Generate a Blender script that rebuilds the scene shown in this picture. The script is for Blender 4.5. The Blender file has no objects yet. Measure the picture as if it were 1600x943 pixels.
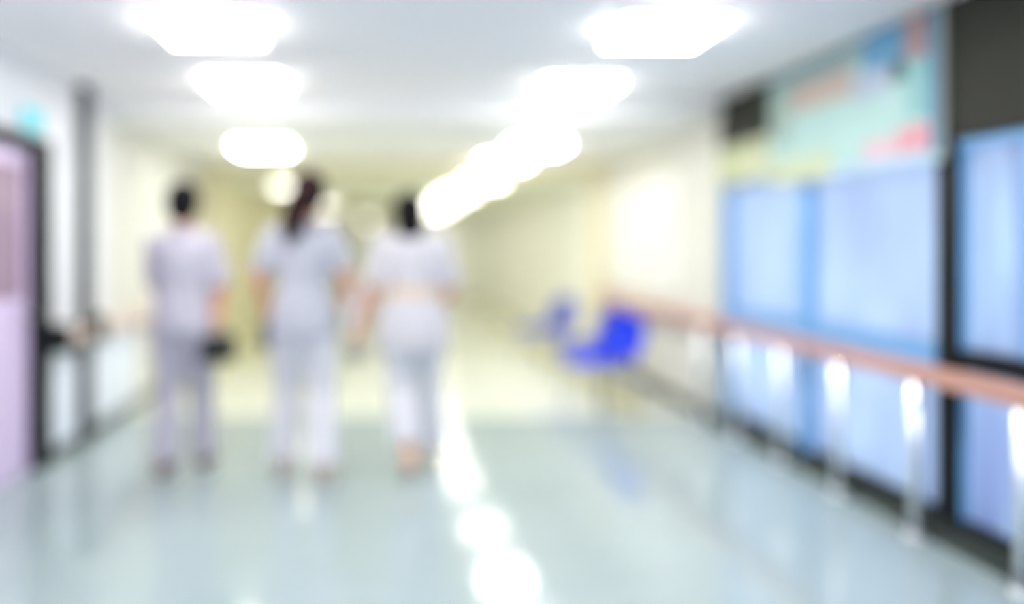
import bpy, bmesh, math, random
from mathutils import Vector, Matrix
random.seed(4)
PI = math.pi
S = bpy.context.scene
C = S.collection

# ------------------------------------------------------------------ camera
cd = bpy.data.cameras.new('camera')
cam = bpy.data.objects.new('camera', cd); C.objects.link(cam)
cam.location = (0, 0, 1.35); cam.rotation_euler = (PI/2, 0, 0)
cd.sensor_width = 36; cd.lens = 36*1250/1600
cd.shift_x = (800-600)/1600; cd.shift_y = (385-471.5)/1600
cd.clip_start = .02; cd.clip_end = 200
cd.dof.use_dof = True; cd.dof.focus_distance = 1.72
cd.dof.aperture_fstop = .30
S.camera = cam

# ------------------------------------------------------------------ world and exposure
W = bpy.data.worlds.new('daylight'); S.world = W; W.use_nodes = True
wb = W.node_tree.nodes['Background']
wb.inputs['Color'].default_value = (.87, .93, .95, 1); wb.inputs['Strength'].default_value = 1.2
S.view_settings.view_transform = 'Standard'; S.view_settings.look = 'None'
S.view_settings.gamma = 1; S.view_settings.use_curve_mapping = False
S.view_settings.exposure = 0.6
LAMP = 23.5
S.cycles.use_denoising = True
S.cycles.max_bounces = 10; S.cycles.diffuse_bounces = 6
S.cycles.sample_clamp_indirect = 8
S.cycles.caustics_reflective = False

# ------------------------------------------------------------------ materials
def lin(c):
    return tuple((v/255/12.92 if v/255 <= .04045 else ((v/255+.055)/1.055)**2.4) for v in c)
def mat(name, rgb, rough=.6, metal=0, noise=0, scale=8, bump=0, coat=0, spec=.5, sub=0):
    m = bpy.data.materials.new(name); m.use_nodes = True
    nt = m.node_tree; b = nt.nodes['Principled BSDF']
    c = lin(rgb)
    b.inputs['Base Color'].default_value = (*c, 1)
    b.inputs['Roughness'].default_value = rough; b.inputs['Metallic'].default_value = metal
    b.inputs['Coat Weight'].default_value = coat; b.inputs['Specular IOR Level'].default_value = spec
    b.inputs['Subsurface Weight'].default_value = sub
    tc = nt.nodes.new('ShaderNodeTexCoord')
    n = nt.nodes.new('ShaderNodeTexNoise'); n.inputs['Scale'].default_value = scale
    n.inputs['Detail'].default_value = 4
    nt.links.new(tc.outputs['Object'], n.inputs['Vector'])
    if noise:
        r = nt.nodes.new('ShaderNodeValToRGB')
        r.color_ramp.elements[0].position = .3; r.color_ramp.elements[1].position = .7
        r.color_ramp.elements[0].color = (*[v*(1-noise) for v in c], 1)
        r.color_ramp.elements[1].color = (*[min(1, v*(1+noise)) for v in c], 1)
        nt.links.new(n.outputs['Fac'], r.inputs['Fac']); nt.links.new(r.outputs['Color'], b.inputs['Base Color'])
    if bump:
        bp = nt.nodes.new('ShaderNodeBump'); bp.inputs['Strength'].default_value = bump
        bp.inputs['Distance'].default_value = .01
        nt.links.new(n.outputs['Fac'], bp.inputs['Height']); nt.links.new(bp.outputs['Normal'], b.inputs['Normal'])
    return m
def emit(name, rgb, s):
    m = bpy.data.materials.new(name); m.use_nodes = True; nt = m.node_tree; nt.nodes.clear()
    o = nt.nodes.new('ShaderNodeOutputMaterial'); e = nt.nodes.new('ShaderNodeEmission')
    e.inputs['Color'].default_value = (*lin(rgb), 1); e.inputs['Strength'].default_value = s
    nt.links.new(e.outputs[0], o.inputs[0]); return m
def frosted(name, rgb, vary=.06, scale=(1, 1.2, .6)):
    m = bpy.data.materials.new(name); m.use_nodes = True; nt = m.node_tree; nt.nodes.clear()
    o = nt.nodes.new('ShaderNodeOutputMaterial'); t = nt.nodes.new('ShaderNodeBsdfTranslucent')
    g = nt.nodes.new('ShaderNodeBsdfGlossy'); mx = nt.nodes.new('ShaderNodeMixShader')
    g.inputs['Roughness'].default_value = .25; mx.inputs[0].default_value = .07
    tc = nt.nodes.new('ShaderNodeTexCoord'); mp = nt.nodes.new('ShaderNodeMapping')
    mp.inputs['Scale'].default_value = scale
    n = nt.nodes.new('ShaderNodeTexNoise'); n.inputs['Scale'].default_value = 2
    r = nt.nodes.new('ShaderNodeValToRGB'); c = lin(rgb)
    r.color_ramp.elements[0].position = .3; r.color_ramp.elements[1].position = .7
    r.color_ramp.elements[0].color = (*[v*(1-vary*2.2) for v in c[:2]], c[2]*(1-vary), 1)
    r.color_ramp.elements[1].color = (*[min(1, v*(1+vary)) for v in c], 1)
    L = nt.links.new
    L(tc.outputs['Object'], mp.inputs[0]); L(mp.outputs[0], n.inputs['Vector']); L(n.outputs['Fac'], r.inputs[0])
    L(r.outputs[0], t.inputs[0]); L(t.outputs[0], mx.inputs[1]); L(g.outputs[0], mx.inputs[2]); L(mx.outputs[0], o.inputs[0])
    return m

M = dict(
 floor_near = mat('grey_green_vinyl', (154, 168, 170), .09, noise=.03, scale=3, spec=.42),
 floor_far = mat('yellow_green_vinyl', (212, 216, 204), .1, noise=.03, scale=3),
 stripe = mat('olive_vinyl_stripe', (190, 186, 112), .25),
 ceil_near = mat('white_ceiling', (253, 249, 252), .8, noise=.01, scale=20),
 ceil_mid = mat('offwhite_ceiling', (242, 242, 240), .8, noise=.01, scale=20),
 ceil_far = mat('pale_green_ceiling', (238, 240, 228), .8),
 cream = mat('cream_wall_paint', (206, 205, 197), .6, noise=.015, scale=4),
 white = mat('white_wall_paint', (214, 216, 222), .6, noise=.01, scale=4),
 wains = mat('white_wainscot', (222, 230, 244), .3),
 yellow = mat('yellow_wall_paint', (220, 214, 182), .6, noise=.02, scale=3),
 tan = mat('tan_portal_paint', (220, 211, 178), .6),
 paleg = mat('green_cast_wall', (238, 239, 234), .6, noise=.015, scale=3),  # slight green cast of the fluorescent light mixed into the wall colour
 dark = mat('dark_spandrel', (32, 33, 26), .6, noise=.08, scale=5, spec=.2),
 skirt = mat('dark_green_skirting', (48, 56, 52), .4),
 black = mat('black_frame', (10, 14, 20), .5, spec=.2),
 blueframe = mat('blue_frame', (112, 166, 218), .35),
 rail = mat('pink_wood_rail', (184, 138, 126), .4, noise=.05, scale=12),
 rail_pale = mat('pale_pink_rail', (214, 192, 184), .4, noise=.04, scale=12),
 steel = mat('polished_steel', (240, 244, 250), .3, metal=1),
 pink = mat('lavender_door', (206, 188, 222), .35, noise=.05, scale=2),
 doorblue = mat('blue_grey_door_glass', (146, 122, 146), .15),
 dpost = mat('dark_post', (26, 27, 27), .5, spec=.2),
 teal = emit('lit_teal_sign', (120, 205, 214), 1.0),
 grey = mat('grey_metal', (140, 146, 150), .35, metal=.6),
 panel = mat('white_board', (214, 215, 210), .4),
 diffuser_far = emit('far_lamp_diffuser', (255, 251, 240), LAMP*.42),
 diffuser_dim = emit('dim_lamp_diffuser', (255, 251, 240), LAMP*.24),
 frame = mat('white_lamp_frame', (235, 238, 240), .4),
 diffuser = emit('lamp_diffuser', (255, 253, 248), LAMP),
 skin = mat('skin', (226, 156, 128), .55, noise=.03, scale=20, sub=.05),
 hair = mat('black_hair', (20, 18, 22), .85, spec=.12, noise=.2, scale=60, bump=.3),
 brown = mat('dark_brown_hair', (40, 22, 24), .8, spec=.15, noise=.25, scale=60, bump=.3),
 cloth1 = mat('shaded_white_cloth', (176, 172, 186), .85, noise=.02, scale=9, bump=.05),  # white cloth with its lavender-grey shading put into the colour
 cloth2 = mat('white_cloth', (176, 176, 188), .85, noise=.02, scale=9, bump=.05),
 cloth3 = mat('soft_white_cloth', (202, 198, 205), .85, noise=.02, scale=9, bump=.05),
 cloth_t = mat('white_trouser_cloth', (216, 214, 222), .85, noise=.02, scale=9, bump=.05),
 shoe_g = mat('grey_shoe', (92, 88, 98), .6), shoe_w = mat('beige_white_shoe', (205, 190, 186), .6),
 shoe_t = mat('tan_shoe', (205, 170, 150), .6), sole = mat('shoe_sole', (190, 186, 184), .7),
 belt = mat('tan_belt', (222, 186, 140), .7),
 leather = mat('black_leather', (20, 20, 26), .4, bump=.1, scale=50),
 darkgrey = mat('dark_grey_fabric', (86, 84, 98), .7), paper = mat('pale_paper', (228, 234, 245), .7),
 greycase = mat('grey_plastic', (150, 156, 162), .5),
 eye = mat('eye_white', (235, 235, 235), .2), lip = mat('lips', (178, 88, 84), .5),
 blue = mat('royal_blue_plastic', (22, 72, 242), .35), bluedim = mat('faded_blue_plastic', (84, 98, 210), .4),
)

# ------------------------------------------------------------------ mesh helpers
def link(name, bm, ms, parent=None, smooth=False):
    me = bpy.data.meshes.new(name); bm.normal_update(); bm.to_mesh(me); bm.free()
    if not isinstance(ms, (list, tuple)): ms = [ms]
    for m in ms: me.materials.append(m)
    if smooth:
        for p in me.polygons: p.use_smooth = True
    o = bpy.data.objects.new(name, me); C.objects.link(o)
    if parent: o.parent = parent
    return o
def B(): return bmesh.new()
def box(bm, a, b, mi=0, bev=0):
    x0, y0, z0 = a; x1, y1, z1 = b
    r = bmesh.ops.create_cube(bm, size=1, matrix=Matrix.Translation(((x0+x1)/2, (y0+y1)/2, (z0+z1)/2)) @ Matrix.Diagonal((abs(x1-x0), abs(y1-y0), abs(z1-z0), 1)))
    fs = set(f for v in r['verts'] for f in v.link_faces)
    for f in fs: f.material_index = mi
    if bev:
        es = list(set(e for v in r['verts'] for e in v.link_edges))
        q = bmesh.ops.bevel(bm, geom=es, offset=bev, segments=2, affect='EDGES', profile=.7)
        for f in q['faces']: f.material_index = mi
    return bm
def ring_frame(d):
    d = d.normalized(); u = Vector((0, 0, 1)) if abs(d.z) < .9 else Vector((0, 1, 0))
    a = d.cross(u).normalized(); return a, d.cross(a).normalized()
def skin_rings(bm, rings, cap=True):
    vr = [[bm.verts.new(p) for p in r] for r in rings]
    n = len(vr[0])
    for i in range(len(vr)-1):
        for k in range(n):
            bm.faces.new((vr[i][k], vr[i][(k+1) % n], vr[i+1][(k+1) % n], vr[i+1][k]))
    if cap: bm.faces.new(vr[0][::-1]); bm.faces.new(vr[-1])
def tube(bm, pts, rad, seg=14, round_ends=True):
    pts = [Vector(p) for p in pts]
    if not isinstance(rad, (list, tuple)): rad = [rad]*len(pts)
    P, R = [], []
    D = []
    for i in range(len(pts)):
        if i == 0: d = pts[1]-pts[0]
        elif i == len(pts)-1: d = pts[-1]-pts[-2]
        else: d = (pts[i+1]-pts[i]).normalized()+(pts[i]-pts[i-1]).normalized()
        D.append(d.normalized())
    a, b = ring_frame(D[0]); rings = []
    def ring(c, r): return [c+(a*math.cos(2*PI*k/seg)+b*math.sin(2*PI*k/seg))*r for k in range(seg)]
    for i, (p, r) in enumerate(zip(pts, rad)):
        d = D[i]; a = (a-d*a.dot(d)).normalized(); b = d.cross(a).normalized()
        if i == 0 and round_ends:
            for t in (.12, .5, .85): rings.append(ring(p-d*r*math.cos(t*PI/2), r*math.sin(t*PI/2)))
        rings.append(ring(p, r))
        if i == len(pts)-1 and round_ends:
            for t in (.85, .5, .12): rings.append(ring(p+d*r*math.cos(t*PI/2), r*math.sin(t*PI/2)))
    skin_rings(bm, rings)
def loft(bm, rows, seg=28, sq=1.0):       # rows: (x, y, z, rx, ry)
    rings = []
    for x, y, z, rx, ry in rows:
        rg = []
        for k in range(seg):
            t = 2*PI*k/seg; c, s = math.cos(t), math.sin(t)
            rg.append(Vector((x+rx*math.copysign(abs(c)**sq, c), y+ry*math.copysign(abs(s)**sq, s), z)))
        rings.append(rg)
    skin_rings(bm, rings)
def ell(bm, c, r, rot=None):
    m = Matrix.Translation(c)
    if rot: m = m @ rot.to_4x4()
    bmesh.ops.create_uvsphere(bm, u_segments=24, v_segments=16, radius=1, matrix=m @ Matrix.Diagonal((*r, 1)))
def fuse(bm, voxel, smooth=3):            # closed pieces grown into one continuous surface
    me = bpy.data.meshes.new('tmp'); bmesh.ops.recalc_face_normals(bm, faces=bm.faces); bm.to_mesh(me); bm.free()
    o = bpy.data.objects.new('tmp', me); C.objects.link(o)
    r = o.modifiers.new('r', 'REMESH'); r.mode = 'VOXEL'; r.voxel_size = voxel
    if smooth:
        s = o.modifiers.new('s', 'SMOOTH'); s.factor = .5; s.iterations = smooth
    dg = bpy.context.evaluated_depsgraph_get()
    m2 = bpy.data.meshes.new_from_object(o.evaluated_get(dg))
    bpy.data.objects.remove(o); out = B(); out.from_mesh(m2); bpy.data.meshes.remove(m2)
    return out
def thing(name, label, cat, loc=(0, 0, 0), rotz=0, group=None):
    o = bpy.data.objects.new(name, None); C.objects.link(o); o.empty_display_size = .1
    o.location = loc; o.rotation_euler = (0, 0, rotz)
    return tag(o, label, cat, group)
def tag(o, label, cat, group=None):
    o['label'] = label; o['category'] = cat
    if group: o['group'] = group
    return o
def struct(name, bm, m, parent=None):
    o = link(name, bm, m, parent)
    if not parent: o['kind'] = 'structure'
    return o
def dup(root, loc, rotz=None, label=None):
    r = root.copy(); C.objects.link(r); r.location = loc
    if rotz is not None: r.rotation_euler = (0, 0, rotz)
    if label: r['label'] = label
    for ch in list(root.children):
        c = ch.copy(); C.objects.link(c); c.parent = r
        for g in list(ch.children):
            d = g.copy(); C.objects.link(d); d.parent = c
    return r

# ------------------------------------------------------------------ setting
XR, XL, YB, YE = 2.55, -2.1, -3.0, 19.5
Y1, Y2 = 6.05, 9.3                   # where the ceiling steps down
bm = B()
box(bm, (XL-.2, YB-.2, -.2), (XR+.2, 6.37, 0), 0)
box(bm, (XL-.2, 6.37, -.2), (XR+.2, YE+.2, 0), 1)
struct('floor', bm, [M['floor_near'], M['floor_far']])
bm = B()
box(bm, (1.98, 6.5, .0), (2.18, 19.45, .003)); struct('trim_1', bm, M['stripe'])
bm = B()
box(bm, (-1.9, 6.5, .0), (-1.78, 19.45, .003)); struct('trim_2', bm, M['stripe'])
bm = B()
box(bm, (XL-.2, YB-.2, 2.46), (XR+.2, Y1, 2.7), 0)
box(bm, (XL-.2, Y1, 2.31), (XR+.2, Y2, 2.7), 1)
box(bm, (XL-.2, Y2, 2.20), (XR+.2, YE+.2, 2.7), 2)
struct('ceiling', bm, [M['ceil_near'], M['ceil_mid'], M['ceil_far']])
bm = B(); box(bm, (XL, YB-.2, 0), (XR, YB, 2.46)); struct('wall_back', bm, M['white'])
bm = B(); box(bm, (XL, YE, 0), (XR, YE+.2, 2.2)); struct('wall_front', bm, M['paleg'])

# left wall with the door opening
bm = B(); t = XL-.2
box(bm, (t, YB, 0), (XL, 3.9, 2.46), 0)
box(bm, (t, 3.9, 1.95), (XL, 4.9, 2.46), 0)
box(bm, (t, 4.9, .0), (XL, Y1, 2.46), 0)
box(bm, (t, Y1, 0), (XL, Y2, 2.31), 1)
box(bm, (t, Y2, 0), (XL, YE, 2.2), 2)
struct('wall_left', bm, [M['white'], M['cream'], M['yellow']])
bm = B(); box(bm, (XL, 5.03, .08), (XL+.015, 5.44, .70)); box(bm, (XL, 5.68, .08), (XL+.015, 6.75, .70))
struct('trim_3', bm, M['wains'])
bm = B(); box(bm, (XL, 5.475, 0), (XL+.06, 5.605, 2.46)); struct('trim_4', bm, M['dpost'])
bm = B()
box(bm, (XL, 5.01, 0), (XL+.02, 5.47, .07)); box(bm, (XL, 5.61, 0), (XL+.02, 9.2, .07)); box(bm, (XL, YB, 0), (XL+.02, 3.84, .07))
struct('baseboard_left', bm, M['skirt'])
# portal between the two halls
bm = B()
box(bm, (XL, Y2-.12, 2.2), (XR, Y2, 2.31)); box(bm, (XL, Y2-.12, 0), (XL+.12, Y2+.1, 2.2)); box(bm, (XR-.12, Y2-.12, 0), (XR, Y2+.1, 2.2))
struct('trim_5', bm, M['tan'])
# left door
bm = B()
box(bm, (XL-.16, 4.82, 0), (XL+.03, 5.0, 2.0)); box(bm, (XL-.16, 3.84, 0), (XL+.03, 3.93, 2.0)); box(bm, (XL-.16, 3.93, 1.93), (XL+.03, 4.82, 2.0))
d1 = struct('door_1', bm, M['black'])
bm = B(); box(bm, (XL-.09, 3.93, .01), (XL-.04, 4.82, 1.93), 0, .004); link('door_leaf', bm, M['pink'], d1)
bm = B(); box(bm, (XL-.042, 4.02, 1.05), (XL-.035, 4.72, 1.83)); link('door_glass', bm, M['doorblue'], d1)
bm = B(); tube(bm, [(XL-.04, 4.74, .95), (XL+.02, 4.74, .95), (XL+.02, 4.62, .95)], .011); link('door_handle', bm, M['grey'], d1, True)
# end wall door
bm = B()
for a in ((-.95, -.87), (.87, .95)): box(bm, (a[0], YE-.05, 0), (a[1], YE, 2.0))
box(bm, (-.87, YE-.05, 1.93), (.87, YE, 2.0))
d2 = struct('door_2', bm, M['tan'])
for s in (-1, 1):
    bm = B(); box(bm, (s*.01, YE-.03, .01), (s*.87, YE-.005, 1.93)); lf = link('door_leaf', bm, M['paleg'], d2)
    bm = B(); box(bm, (s*.25, YE-.035, .95), (s*.6, YE-.03, 1.7)); link('door_glass', bm, M['wains'], lf)

# right wall: cream beyond the windows, dark spandrel above them
bm = B()
box(bm, (XR, 6.1, 0), (XR+.2, Y1+.2, 2.46), 0)
box(bm, (XR, Y1+.2, 0), (XR+.2, Y2, 2.31), 0)
box(bm, (XR, Y2, 0), (XR+.2, YE, 2.2), 1)
box(bm, (XR, YB, 0), (XR+.2, -1.3, 2.46), 0)
struct('wall_right', bm, [M['cream'], M['paleg']])
bm = B(); box(bm, (XR, -1.3, 1.83), (XR+.2, 6.1, 2.46)); struct('trim_6', bm, M['dark'])
bm = B(); box(bm, (XR, -1.3, 0), (XR+.2, 6.1, .09)); box(bm, (XR-.03, -1.3, 0), (XR, 6.1, .05)); struct('baseboard_right', bm, M['skirt'])
bm = B(); box(bm, (XR-.02, 6.1, 0), (XR, 9.15, .08)); struct('trim_7', bm, M['skirt'])

# windows: frosted panes above and below a transom
pa = frosted('frosted_pane', (211, 223, 240), .05)
pb = frosted('blue_frosted_pane', (198, 212, 230), .13, (1, 4, .5))
pw = frosted('pale_frosted_pane', (204, 220, 244), .05)
mull = [(-1.3, 'k'), (-.06, 'b'), (1.18, 'k'), (2.42, 'b'), (3.66, 'k'), (4.9, 'b'), (6.04, 'c')]
wf = {'k': ('black', .065), 'b': ('blueframe', .045), 'c': ('blueframe', .03)}
for i in range(len(mull)-1):
    y0, k0 = mull[i]; y1, k1 = mull[i+1]
    n0, w0 = wf[k0]; n1, w1 = wf[k1]
    bm = B()
    # each window owns the mullion at its far side; a 4 cm transom and slim rails
    box(bm, (XR+.02, y1-w1, .09), (XR+.12, y1+w1, 1.83), 0 if n1 == 'black' else 1)
    if i == 0: box(bm, (XR+.02, y0, .09), (XR+.12, y0+w0, 1.83), 0)
    ya, yb = y0+w0, y1-w1
    box(bm, (XR+.03, ya, 1.79), (XR+.1, yb, 1.83), 1)
    box(bm, (XR+.03, ya, .09), (XR+.1, yb, .13), 0)
    box(bm, (XR+.03, ya, .80), (XR+.1, yb, .89), 0 if i == 3 else 1)
    for yy in (ya, yb-.025): box(bm, (XR+.04, yy, .13), (XR+.09, yy+.025, 1.79), 1)
    if i == 3: box(bm, (XR+.04, 3.2, .13), (XR+.09, 3.24, 1.79), 1)
    w = struct('window_%d' % (i+1), bm, [M['black'], M['blueframe']])
    ya += .025; yb -= .025
    def pane(a, b, z0, z1, m):
        q = B(); box(q, (XR+.06, a, z0), (XR+.066, b, z1)); link('pane', q, m, w)
    if i == 3:
        for z0, z1 in ((.13, .8), (.89, 1.79)):
            pane(ya, 3.2, z0, z1, pw); pane(3.24, yb, z0, z1, pb)
    else:
        pane(ya, yb, .89, 1.79, pa); pane(ya, yb, .13, .8, pa)
# solid spandrel blocks daylight above the panes; no shades are modelled

# ------------------------------------------------------------------ ceiling lights
bm = B(); h = .25
for a, b in (((-h, -h, -.025), (h, -h+.02, 0)), ((-h, h-.02, -.025), (h, h, 0)), ((-h, -h+.02, -.025), (-h+.02, h-.02, 0)), ((h-.02, -h+.02, -.025), (h, h-.02, 0))): box(bm, a, b)
root = thing('ceiling_light', '', 'ceiling light', (-.86, 3.96, 2.46), 0, 'square ceiling lights along the hall')
link('lamp_frame', bm, M['frame'], root)
bm = B(); box(bm, (-h+.02, -h+.02, -.05), (h-.02, h-.02, -.004), 0, .006); link('diffuser', bm, M['diffuser'], root)
far = dup(root, (-1.27, 11.0, 2.2))
fd_ = [c for c in far.children if c.name.startswith('diffuser')][0]; fd_.data = fd_.data.copy(); fd_.data.materials[0] = M['diffuser_dim']
far2 = dup(root, (1.24, 10.0, 2.2)); fe_ = [c for c in far2.children if c.name.startswith('diffuser')][0]; fe_.data = fe_.data.copy(); fe_.data.materials[0] = M['diffuser_far']
lab = ['largest square ceiling light at the top left of the photo',
 'second square ceiling light from the camera in the left row',
 'third square ceiling light in the left row, just past the ceiling step',
 'small far ceiling light right behind the ponytailed nurse\'s head',
 'largest square ceiling light at the top right of the photo',
 'second square ceiling light from the camera in the right row',
 'third square ceiling light in the right row, just past the ceiling step',
 'fourth ceiling light in the right row, before the tan portal',
 'fifth ceiling light in the right row, just beyond the tan portal',
 'sixth ceiling light in the right row, far down the corridor',
 'eighth ceiling light from the camera in the right row of the glowing line']
pos = [(-.86, 3.96, 2.46), (-.92, 5.33, 2.46), (-1.13, 7.5, 2.31), (-1.27, 11.0, 2.2),
 (1.40, 4.02, 2.46), (1.31, 5.44, 2.46), (1.41, 7.4, 2.31), (1.32, 8.7, 2.31), (1.24, 10.0, 2.2), (1.15, 12.0, 2.2), (1.12, 15.0, 2.2)]
root['label'] = lab[0]
far['label'] = lab[3]; far2['label'] = lab[8]
for p, l in list(zip(pos, lab))[1:]:
    if l not in (lab[3], lab[8]): dup(far2 if p[1] > 9.5 else root, p, label=l)
for p, l in (((-1.27, 14.0, 2.2), 'far ceiling light of the left row, at the right shoulder of the ponytailed person'), ((-1.27, 17.5, 2.2), 'farthest ceiling light of the left row, deep in the corridor'), ((1.12, 18.5, 2.2), 'ceiling light at the very end of the corridor, right row'), ((1.12, 13.5, 2.2), 'added ceiling light brightening the corridor, seventh from the camera in the right row'), ((1.12, 16.7, 2.2), 'added ceiling light brightening the corridor, second last of the right row')): dup(far if p[0] < 0 else far2, p, label=l)  # two mid-corridor lamps of the right row are added to brighten the far walls
for yy in (2.0, .3, -1.6):
    for xx in (-.86, 1.4): dup(root, (xx, yy, 2.46), label='square ceiling light behind and above the camera, outside the photo')

# round wall lamp on the end wall
wl = thing('wall_lamp', 'round glowing lamp high on the end wall of the far corridor', 'lamp', (-.38, YE, 1.96))
bm = B(); tube(bm, [(0, -.03, 0), (0, 0, 0)], .1, 24, False); link('lamp_base', bm, M['frame'], wl, True)
bm = B(); ell(bm, (0, -.05, 0), (.085, .05, .085)); link('lamp_globe', bm, emit('wall_lamp_glow', (255, 250, 235), 3), wl, True)

# ------------------------------------------------------------------ handrails
hr = thing('handrail', 'long pink wooden handrail on steel posts along the blue windows', 'handrail', (2.475, 0, 0))
bm = B(); box(bm, (-.035, -1.2, .725), (.03, 9.1, .815), 0, .02); link('rail', bm, M['rail'], hr)
y = 3.10-.625*6
while y < 6.3:
    bm = B(); tube(bm, [(0, y, .015), (0, y,  .725)], .026, 16, False); tube(bm, [(0, y, 0), (0, y, .016)], .04, 20, False)
    link('post', bm, M['steel'], hr, True)
    y += .625
for y in (6.9, 7.8, 8.7):
    bm = B(); tube(bm, [(.0, y, .73), (.0, y, .68), (.075, y, .68)], .013, 12, False); link('bracket', bm, M['steel'], hr, True)
lr = thing('handrail', 'pink wooden handrail on the cream left wall beyond the dark post', 'handrail', (-2.02, 0, 0))
bm = B(); box(bm, (-.025, 5.66, .73), (.03, 9.1, .81), 0, .02); link('rail', bm, M['rail_pale'], lr)
for y in (5.8, 6.8, 7.8, 8.8):
    bm = B(); tube(bm, [(0, y, .74), (0, y, .68), (-.08, y, .68)], .014, 12, False); link('bracket', bm, M['black'], lr, True)
bm = B(); box(bm, (-.035, 5.62, .70), (.04, 5.70, .86), 0, .012); link('end_cap', bm, M['black'], lr)
sr = thing('handrail', 'short pink handrail between the black door frame and the dark post', 'handrail', (-2.02, 0, 0))
bm = B(); box(bm, (-.025, 5.09, .73), (.03, 5.45, .81), 0, .02); link('rail', bm, M['rail_pale'], sr)
bm = B(); box(bm, (-.08, 5.01, .68), (.04, 5.09, .86), 0, .012); link('end_cap', bm, M['black'], sr)
bm = B(); tube(bm, [(0, 5.3, .74), (0, 5.3, .68), (-.08, 5.3, .68)], .014, 12, False); link('bracket', bm, M['black'], sr, True)

# ------------------------------------------------------------------ signs on the walls
sg = thing('exit_sign', 'small glowing teal sign above the pink door on the left wall', 'sign', (XL, 4.66, 2.09))
bm = B(); box(bm, (0, -.15, -.08), (.05, .15, .08), 0, .006); link('sign_housing', bm, M['frame'], sg)
bm = B(); box(bm, (.05, -.14, -.07), (.055, .14, .07)); link('sign_face', bm, M['teal'], sg)

def banner(name, label, cat, y0, y1, z0, z1, base, blocks):
    r = thing(name, label, cat, (XR-.03, 0, 0))
    bm = B(); box(bm, (0, y0, z0), (.03, y1, z1)); link('backing_board', bm, M['panel'], r)
    ys = sorted({y0+.004, y1-.004} | {b[0] for b in blocks} | {b[1] for b in blocks})
    zs = sorted({z0+.004, z1-.004} | {b[2] for b in blocks} | {b[3] for b in blocks})
    dim = lambda c: tuple(int(v*.86) for v in c)
    ms = [mat('print_base', dim(base), .55, noise=.05, scale=6)]; bm = B()
    for b in blocks: ms.append(mat('print', dim(b[4]), .55, noise=.06, scale=7))
    for i in range(len(ys)-1):
        for j in range(len(zs)-1):
            cy, cz = (ys[i]+ys[i+1])/2, (zs[j]+zs[j+1])/2; mi = 0
            for k, b in enumerate(blocks):
                if b[0] < cy < b[1] and b[2] < cz < b[3]: mi = k+1
            vs = [bm.verts.new((-.003, yy, zz)) for yy, zz in ((ys[i], zs[j]), (ys[i], zs[j+1]), (ys[i+1], zs[j+1]), (ys[i+1], zs[j]))]
            f = bm.faces.new(vs); f.material_index = mi
    bmesh.ops.remove_doubles(bm, verts=bm.verts, dist=1e-5)
    link('printed_sheet', bm, ms, r)
banner('banner', 'large colourful mint and blue picture banner above the windows', 'banner', 3.63, 5.22, 1.74, 2.45, (178, 214, 212), [
 (3.63, 3.70, 1.78, 2.45, (70, 132, 168)),
 (3.70, 3.88, 2.24, 2.45, (170, 140, 144)),
 (3.88, 4.2, 2.22, 2.45, (92, 160, 204)),
 (4.2, 5.22, 2.33, 2.45, (150, 178, 184)),
 (3.86, 3.98, 2.16, 2.27, (70, 108, 112)),
 (3.70, 3.86, 1.96, 2.24, (142, 196, 200)),
 (3.98, 4.3, 2.12, 2.26, (178, 192, 214)),
 (4.3, 4.95, 2.16, 2.33, (196, 178, 168)),
 (3.69, 3.92, 1.80, 1.93, (224, 158, 170)),
 (3.92, 4.2, 1.80, 1.90, (222, 188, 198)),
 (4.95, 5.22, 2.0, 2.3, (160, 186, 176)),
 (4.5, 5.22, 1.74, 1.9, (202, 212, 180)),
 (3.7, 4.5, 1.74, 1.80, (186, 212, 236))])
banner('banner', 'small plain yellow-green notice strip beside the colourful banner', 'banner', 5.25, 6.03, 1.80, 2.08, (196, 204, 158), [
 (5.3, 5.98, 2.02, 2.06, (178, 184, 150)), (5.3, 5.6, 1.84, 1.95, (214, 218, 188))])
# pale boards on the cream wall
for y0, y1, l in ((7.0, 8.15, 'wide pale notice board on the cream wall above the nearest blue chair'), (8.35, 9.1, 'narrow pale notice board on the cream wall nearest the tan portal')):
    r = thing('notice_board', l, 'notice board', (XR-.02, 0, 0))
    bm = B()
    box(bm, (-.005, y0, .98), (.02, y0+.03, 1.95)); box(bm, (-.005, y1-.03, .98), (.02, y1, 1.95))
    box(bm, (-.005, y0+.03, .98), (.02, y1-.03, 1.01)); box(bm, (-.005, y0+.03, 1.92), (.02, y1-.03, 1.95))
    link('board_frame', bm, M['frame'], r)
    bm = B(); box(bm, (.0, y0+.03, 1.01), (.018, y1-.03, 1.92)); link('board_face', bm, M['panel'], r)

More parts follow.
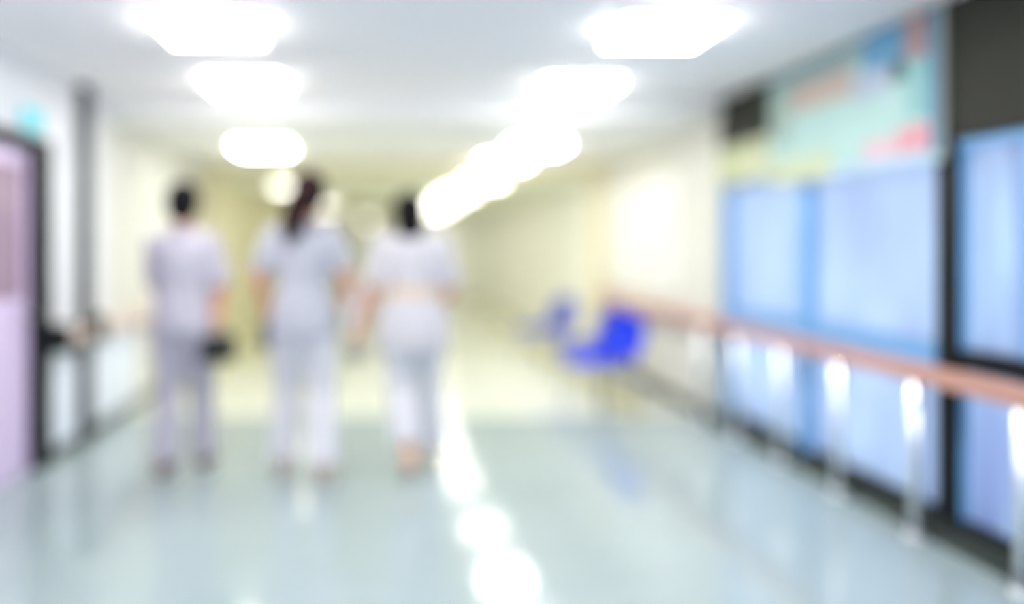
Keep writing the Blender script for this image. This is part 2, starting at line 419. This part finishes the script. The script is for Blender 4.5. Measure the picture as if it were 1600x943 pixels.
# ------------------------------------------------------------------ blue waiting chairs
def chair(label, loc, rot, m):
    r = thing('waiting_chair', label, 'chair', loc, rot, 'blue waiting chairs by the cream wall')
    def shell(name, fn, nu=12, nv=10):
        bm = B(); g = [[bm.verts.new(fn(u/nu, v/nv)) for v in range(nv+1)] for u in range(nu+1)]
        for u in range(nu):
            for v in range(nv): bm.faces.new((g[u][v], g[u+1][v], g[u+1][v+1], g[u][v+1]))
        q = bmesh.ops.solidify(bm, geom=bm.faces[:], thickness=.018)
        bmesh.ops.recalc_face_normals(bm, faces=bm.faces)
        return link(name, bm, m, r, True)
    def rnd(u): return (1-abs(2*u-1)**4*.18)
    # sits facing +y locally
    shell('seat', lambda u, v: Vector(((u-.5)*.48*(1-.1*(1-v)), -.2+v*.44, .43+.05*(2*u-1)**2-.03*math.sin(v*PI)-(.05*max(0, v-.8)/.2 if v > .8 else 0))))
    shell('backrest', lambda u, v: Vector(((u-.5)*.47*(1-.14*v**3), -.2-.12*v+.05*(2*u-1)**2-.03*math.sin(v*PI), .42+v*.37*rnd(u))))
    for sx in (-1, 1):
        for sy in (-1, 1):
            bm = B(); tube(bm, [(sx*.19, sy*.16+.01, .4), (sx*.225, sy*.2+.01, .0)], .012, 12, False)
            link('leg', bm, M['grey'], r, True)
    bm = B()
    for sx in (-1, 1): tube(bm, [(sx*.19, -.17, .395), (sx*.19, .19, .395)], .011, 10)
    for sy in (-.15, .17): tube(bm, [(-.19, sy, .395), (.19, sy, .395)], .011, 10)
    link('seat_frame', bm, M['grey'], r, True)
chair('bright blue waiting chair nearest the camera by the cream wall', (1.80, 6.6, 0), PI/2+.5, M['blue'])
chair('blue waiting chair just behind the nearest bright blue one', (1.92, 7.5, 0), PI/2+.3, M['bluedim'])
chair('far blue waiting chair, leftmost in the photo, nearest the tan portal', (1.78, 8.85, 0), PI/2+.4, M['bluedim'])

# ------------------------------------------------------------------ people
def hand(bm, w, fd, pn, td, curl):         # wrist, finger direction, palm normal, thumb side
    w, fd, pn, td = Vector(w), Vector(fd).normalized(), Vector(pn).normalized(), Vector(td).normalized()
    tube(bm, [w-fd*.02, w+fd*.03, w+fd*.075], [.024, .026, .024], 12)
    for s in (-1, 1): tube(bm, [w+fd*.01+td*.014*s, w+fd*.045+td*.022*s, w+fd*.078+td*.026*s], [.015, .015, .013], 10)
    for k, (o, ln) in enumerate(((.032, .068), (.011, .076), (-.011, .071), (-.031, .056))):
        p = w+fd*.08+td*o; d = fd.copy(); pts = [p-fd*.02, p]; a = 0
        for j, f in enumerate((.42, .32, .26)):
            a += curl*(.6 if j == 0 else 1); q = fd*math.cos(a)+pn*math.sin(a)
            p = p+q*ln*f*1.1; pts.append(p)
        tube(bm, pts, [.0095, .0095, .009, .0085, .0075], 8)
    p = w+fd*.02+td*.025; q1 = (fd*.6+td*.75+pn*.25).normalized(); q2 = (fd*.85+td*.25+pn*.45).normalized()
    tube(bm, [p, p+q1*.035, p+q1*.035+q2*.028, p+q1*.035+q2*.052], [.013, .0115, .010, .0085], 8)

def person(label, loc, rotz, P):
    r = thing('person', label, 'person', loc, rotz, 'people in white uniforms walking away')
    V = Vector; sc = P.get('h', 1)
    bm = B()
    lean = P.get('lean', 0)
    # torso
    loft(bm, [(0, 0, .84, .10, .075), (0, 0, .88, .155, .105), (0, 0, .94, .165, .11), (0, .0, 1.02, .14, .098), (0, .005, 1.10, .122, .088),
              (0, .005, 1.20, .138, .097), (0, .0, 1.29, .155, .10), (0, -.003, 1.36, .155, .085), (0, -.005, 1.405, .11, .065), (0, 0, 1.43, .06, .05)])
    hx, hy, hz = P.get('head', (0, .02, 1.585))
    tube(bm, [(0, 0, 1.38), (hx*.4, .004, 1.45), (hx, hy-.012, hz-.05)], [.058, .05, .052])
    tube(bm, [(-.15, 0, 1.375), (0, 0, 1.40), (.15, 0, 1.375)], [.05, .06, .05])
    # head
    hr_ = Matrix.Rotation(P.get('turn', 0), 3, 'Z') @ Matrix.Rotation(P.get('nod', 0), 3, 'X')
    H = lambda x, y, z: V((hx, hy, hz)) + hr_ @ V((x, y, z))
    ell(bm, H(0, -.012, .02), (.077, .094, .098), hr_)
    ell(bm, H(0, .022, -.035), (.058, .066, .076), hr_)
    ell(bm, H(0, .068, -.083), (.026, .020, .022), hr_)
    tube(bm, [H(0, .082, .015), H(0, .100, -.018), H(0, .104, -.030)], [.008, .011, .013], 10)
    ell(bm, H(0, .079, -.056), (.024, .012, .009), hr_)
    for s in (-1, 1):
        ell(bm, H(s*.077, -.002, -.005), (.010, .020, .031), hr_)
        ell(bm, H(s*.035, .062, -.02), (.022, .018, .016), hr_)
        ell(bm, H(s*.03, .074, .028), (.022, .010, .006), hr_)
    # arms
    for s, k in ((-1, 'armL'), (1, 'armR')):
        e, w = V(P[k][0]), V(P[k][1]); sh = V((s*.172, 0, 1.365))
        tube(bm, [V((s*.13, 0, 1.37)), sh, sh.lerp(e, .5), e], [.055, .052, .043, .037])
        tube(bm, [e, e.lerp(w, .35), w], [.037, .036, .025])
        fd, pn, td, cu = P[k][2:]
        hand(bm, w, fd, pn, td, cu)
    # legs
    for s, k in ((-1, 'legL'), (1, 'legR')):
        kn, an, toe = [V(q) for q in P[k]]; hp = V((s*.085, 0, .90))
        tube(bm, [hp, hp.lerp(kn, .35), kn], [.092, .08, .054])
        tube(bm, [kn, kn.lerp(an, .3), kn.lerp(an, .7), an], [.054, .055, .042, .034])
        tube(bm, [an+V((0, -.02, -.02)), an.lerp(toe, .5)+V((0, 0, -.005)), toe], [.036, .034, .026])
    body = link('body', fuse(bm, .0065, 2), M['skin'], r, True)
    for s in (-1, 1):
        bm = B(); ell(bm, H(s*.033, .071, .001), (.013, .011, .008), hr_); e = link('eye', bm, M['eye'], r, True)
        bm = B(); ell(bm, H(s*.033, .080, .001), (.005, .004, .005), hr_); link('iris', bm, M['hair'], e, True)
    bm = B(); ell(bm, H(0, .088, -.056), (.020, .006, .006), hr_); link('lips', bm, M['lip'], r, True)
    # trousers
    bm = B(); fl = P.get('flare', .078)
    loft(bm, [(0, 0, .82, .15, .10), (0, -.003, .88, .182, .128), (0, -.003, .94, .184, .128), (0, 0, 1.02, .158, .112)])
    for s, k in ((-1, 'legL'), (1, 'legR')):
        kn, an, toe = [V(q) for q in P[k]]; hp = V((s*.088, 0, .88))
        top = P.get('hem', {}).get(k, an+V((0, -.005, .0)))
        top = V(top)
        tube(bm, [hp, hp.lerp(kn, .4), kn, kn.lerp(top, .5), top], [.10, .100, .078, fl*.96, fl], 20, False)
    link('trousers', fuse(bm, .009, 4), P.get('trouser_cloth', M['cloth_t']), r, True)
    # tunic
    bm = B(); hem = P.get('tunic_hem', .80); tw = P.get('tunic_w', .20); ws = P.get('waist', .155)
    loft(bm, [(0, 0, hem, tw, .145), (0, 0, .92, tw-.008, .14), (0, .0, 1.02, (ws+tw)/2-.01, .125), (0, .003, 1.10, ws, .11),
              (0, .003, 1.20, ws+.012, .117), (0, 0, 1.29, .176, .118), (0, -.003, 1.36, .178, .10), (0, -.004, 1.41, .13, .078), (0, 0, 1.435, .075, .065)], 32)
    tube(bm, [(-.165, 0, 1.368), (0, 0, 1.395), (.165, 0, 1.368)], [.06, .07, .06])
    for s, k in ((-1, 'armL'), (1, 'armR')):
        e = V(P[k][0]); sh = V((s*.172, 0, 1.362)); f = P.get('sleeve', .66)
        tube(bm, [V((s*.12, 0, 1.36)), sh, sh.lerp(e, f*.5), sh.lerp(e, f)], [.068, .068, .062, .062], 18, False)
    tn = link('tunic', fuse(bm, .009, 4), P['cloth'], r, True)
    bm = B()
    loft(bm, [(0, 0, 1.418, .088, .078), (0, -.002, 1.45, .072, .068), (0, -.004, 1.458, .066, .062)]); link('collar', bm, P['cloth'], tn, True)
    if P.get('belt'):
        bm = B(); loft(bm, [(0, .003, 1.06, ws+.012, .120), (0, .003, 1.065, ws+.014, .122), (0, .003, 1.095, ws+.009, .117), (0, .003, 1.1, ws+.006, .115)]); link('belt', bm, M['belt'], r, True)
    # shoes
    for s, k in ((-1, 'legL'), (1, 'legR')):
        kn, an, toe = [V(q) for q in P[k]]
        ds = toe-an; heel = V((an.x, an.y-.045, an.z-.058)); tp = V((toe.x, toe.y+.015, toe.z-.008))
        bm = B()
        tube(bm, [heel+V((0, .018, .012)), an.lerp(toe, .35)+V((0, 0, -.035)), an.lerp(toe, .8)+V((0, 0, -.008)), tp], [.038, .036, .042, .032], 18)
        tube(bm, [an+V((0, -.01, -.05)), an+V((0, -.008, -.01))], [.042, .042], 18)
        bm = fuse(bm, .006, 3)
        for v in bm.verts: v.co.z = max(v.co.z, min(.012, v.co.z+.02)) if v.co.z < .012 else v.co.z
        sh = link('shoe', bm, P['shoe'], r, True)
        bm = B(); hl = heel.z-.03; tl = tp.z-.030
        rings = []
        for t, w in ((0, .02), (.06, .032), (.3, .034), (.65, .043), (.88, .036), (1, .016)):
            p = (heel+V((0, -.022, 0))).lerp(tp+V((0, .022, 0)), t); z = max(hl+(tl-hl)*min(1, t*1.25), 0.0)
            rings.append([V((p.x-w, p.y, z)), V((p.x+w, p.y, z)), V((p.x+w, p.y, z+.016)), V((p.x-w, p.y, z+.016))])
        skin_rings(bm, rings); link('sole', bm, M['sole'], sh)
    # hair
    bm = B(); st = P['hair']
    ell(bm, H(0, -.022, .034), (.102, .110, .108), hr_)
    ell(bm, H(0, -.045, -.01), (.098, .09, .106), hr_)
    if st == 'short':
        ell(bm, H(0, -.062, -.045), (.074, .056, .062), hr_)
    if st == 'bob':
        ell(bm, H(0, -.055, -.06), (.09, .07, .118), hr_)
        for s in (-1, 1): ell(bm, H(s*.066, -.02, -.045), (.024, .05, .08), hr_)
        ell(bm, H(0, -.05, .09), (.045, .045, .04), hr_)
    hb = fuse(bm, .006, 3)
    # keep the face clear
    inv = hr_.transposed()
    for v in hb.verts:
        q = inv @ (v.co-V((hx, hy, hz)))
        if q.y > .045 and q.z < .055: q.y = .045-(q.y-.045)*.2; v.co = V((hx, hy, hz))+hr_ @ q
    hm = M['brown'] if st == 'ponytail' else M['hair']
    ho = link('hair', hb, hm, r, True)
    if st == 'ponytail':
        bm = B(); t0 = H(0, -.105, .03)
        tube(bm, [t0, t0+V((-.005, -.035, .0)), t0+V((-.025, -.05, -.08)), t0+V((-.05, -.045, -.17)), t0+V((-.075, -.03, -.26)), t0+V((-.085, -.02, -.31))], [.032, .052, .066, .068, .056, .02], 18)
        link('ponytail', fuse(bm, .006, 2), hm, ho, True)
        bm = B(); tube(bm, [t0+V((0, -.012, 0)), t0+V((0, -.026, 0))], .034, 18, False); link('hair_tie', bm, M['hair'], ho, True)
    r.scale = (P.get('h', 1),)*3
    return r

dn, fw, ou = (0, 0, -1), (0, 1, 0), 1
person('person with short black hair in a white uniform shaded pale lavender, at the far left of three', (-1.19, 4.74, 0), -.06, dict(
    hair='short', turn=.0, trouser_cloth=M['cloth1'], head=(0, .02, 1.60), cloth=M['cloth1'], shoe=M['shoe_g'],
    sleeve=.95, armL=((-.19, .08, 1.10), (-.13, .27, 1.02), (0, .9, .1), (1, 0, 0), (0, 0, 1), .5),
    armR=((.235, -.02, 1.10), (.205, .0, .93-.05+.08), (-.1, .05, -1), (-1, 0, 0), (0, 1, 0), .55),
    legL=((-.09, .03, .49), (-.095, -.06, .095), (-.10, .10, .045)), legR=((.085, .10, .49), (.09, .12, .095), (.10, .27, .045)),
    tunic_hem=.84, tunic_w=.195, waist=.168))
person('person with a long brown ponytail in a white uniform, middle of three', (-.47, 4.66, 0), 0.0, dict(
    hair='ponytail', h=1.03, turn=-.25, nod=-.08, head=(.035, .03, 1.60), cloth=M['cloth2'], shoe=M['shoe_w'],
    armL=((-.26, .0, 1.13), (-.235, .16, .98), (-.05, .45, -.9), (1, 0, 0), (0, 1, .3), .6),
    armR=((.24, -.01, 1.13), (.25, .17, 1.0), (0, .9, -.35), (-1, 0, 0), (0, .3, 1), .6),
    legL=((-.10, .10, .49), (-.125, .10, .095), (-.13, .25, .045)), legR=((.10, .02, .49), (.12, -.07, .10), (.13, .09, .045)),
    tunic_hem=.80, tunic_w=.20, waist=.15, sleeve=.82, flare=.085))
person('person with a black bob and tan waistband in a white uniform, right of three', (.17, 4.8, 0), .04, dict(
    hair='bob', head=(-.02, .02, 1.54), turn=.1, nod=-.1, cloth=M['cloth3'], shoe=M['shoe_t'],
    armL=((-.235, -.02, 1.10), (-.315, .05, .87), (-.2, .1, -1), (1, 0, .0), (0, 1, 0), .5),
    armR=((.24, .03, 1.10), (.23, .24, .98), (0, .9, -.3), (-1, 0, 0), (0, 1, 0), .35),
    legL=((-.07, .02, .50), (-.03, -.14, .13), (-.02, .0, .045)), legR=((.11, .15, .49), (.15, .20, .095), (.16, .35, .045)),
    hem=dict(legL=(-.04, -.10, .20)), tunic_hem=.74, tunic_w=.225, waist=.158, belt=True, sleeve=.97, flare=.088))

# ------------------------------------------------------------------ carried things
def carried(name, label, cat, loc, rot, build):
    r = thing(name, label, cat, loc, rot); build(r); return r
def pouch(m):
    def f(r):
        bm = B(); box(bm, (-.085, -.04, -.17), (.085, .04, -.03), 0, .025); link('bag_body', bm, m, r, True)
        bm = B(); box(bm, (-.086, -.046, -.09), (.086, .044, -.025), 0, .02); link('flap', bm, m, r, True)
        bm = B(); tube(bm, [(-.06, 0, -.04), (-.045, 0, .0), (0, 0, .018), (.045, 0, .0), (.06, 0, -.04)], .007, 10); link('handle', bm, m, r, True)
    return f
carried('handbag', 'small black handbag in the right hand of the short-haired person at left', 'bag', (-1.19+.195, 4.74, .86), .35, pouch(M['leather'])).scale = (1.25, 1.25, 1.15)
def slim(r):
    bm = B(); box(bm, (-.03, -.09, -.13), (.03, .09, .03), 0, .012); link('bag_body', bm, M['darkgrey'], r, True)
    bm = B(); tube(bm, [(0, -.05, .02), (0, -.035, .065), (0, .035, .065), (0, .05, .02)], .006, 10); link('handle', bm, M['darkgrey'], r, True)
carried('pouch', 'slim dark grey pouch in the left hand of the ponytailed person', 'bag', (-.47-.24, 4.66+.2, .86), 0, slim)
def folder(r):
    bm = B(); box(bm, (-.014, -.12, -.15), (-.010, .12, .15), 0, 0); box(bm, (.010, -.12, -.15), (.014, .12, .15)); box(bm, (-.010, -.12, -.15), (.010, -.116, .15))
    link('cover', bm, M['paper'], r)
    bm = B(); box(bm, (-.009, -.114, -.145), (.009, .115, .145)); link('paper_stack', bm, M['panel'], r)
carried('folder', 'pale blue-white folder held at the right side of the ponytailed person', 'folder', (-.47+.285, 4.66+.24, .97), -.25, folder)
def case(r):
    bm = B(); box(bm, (-.05, -.03, -.09), (.05, .03, .0), 0, .01); link('case_body', bm, M['greycase'], r, True)
    bm = B(); tube(bm, [(-.03, 0, -.005), (-.02, 0, .03), (.02, 0, .03), (.03, 0, -.005)], .005, 10); link('handle', bm, M['greycase'], r, True)
carried('case', 'small grey case in the left hand of the bob-haired person at right', 'case', (.17-.34, 4.8+.06, .74), 0, case)
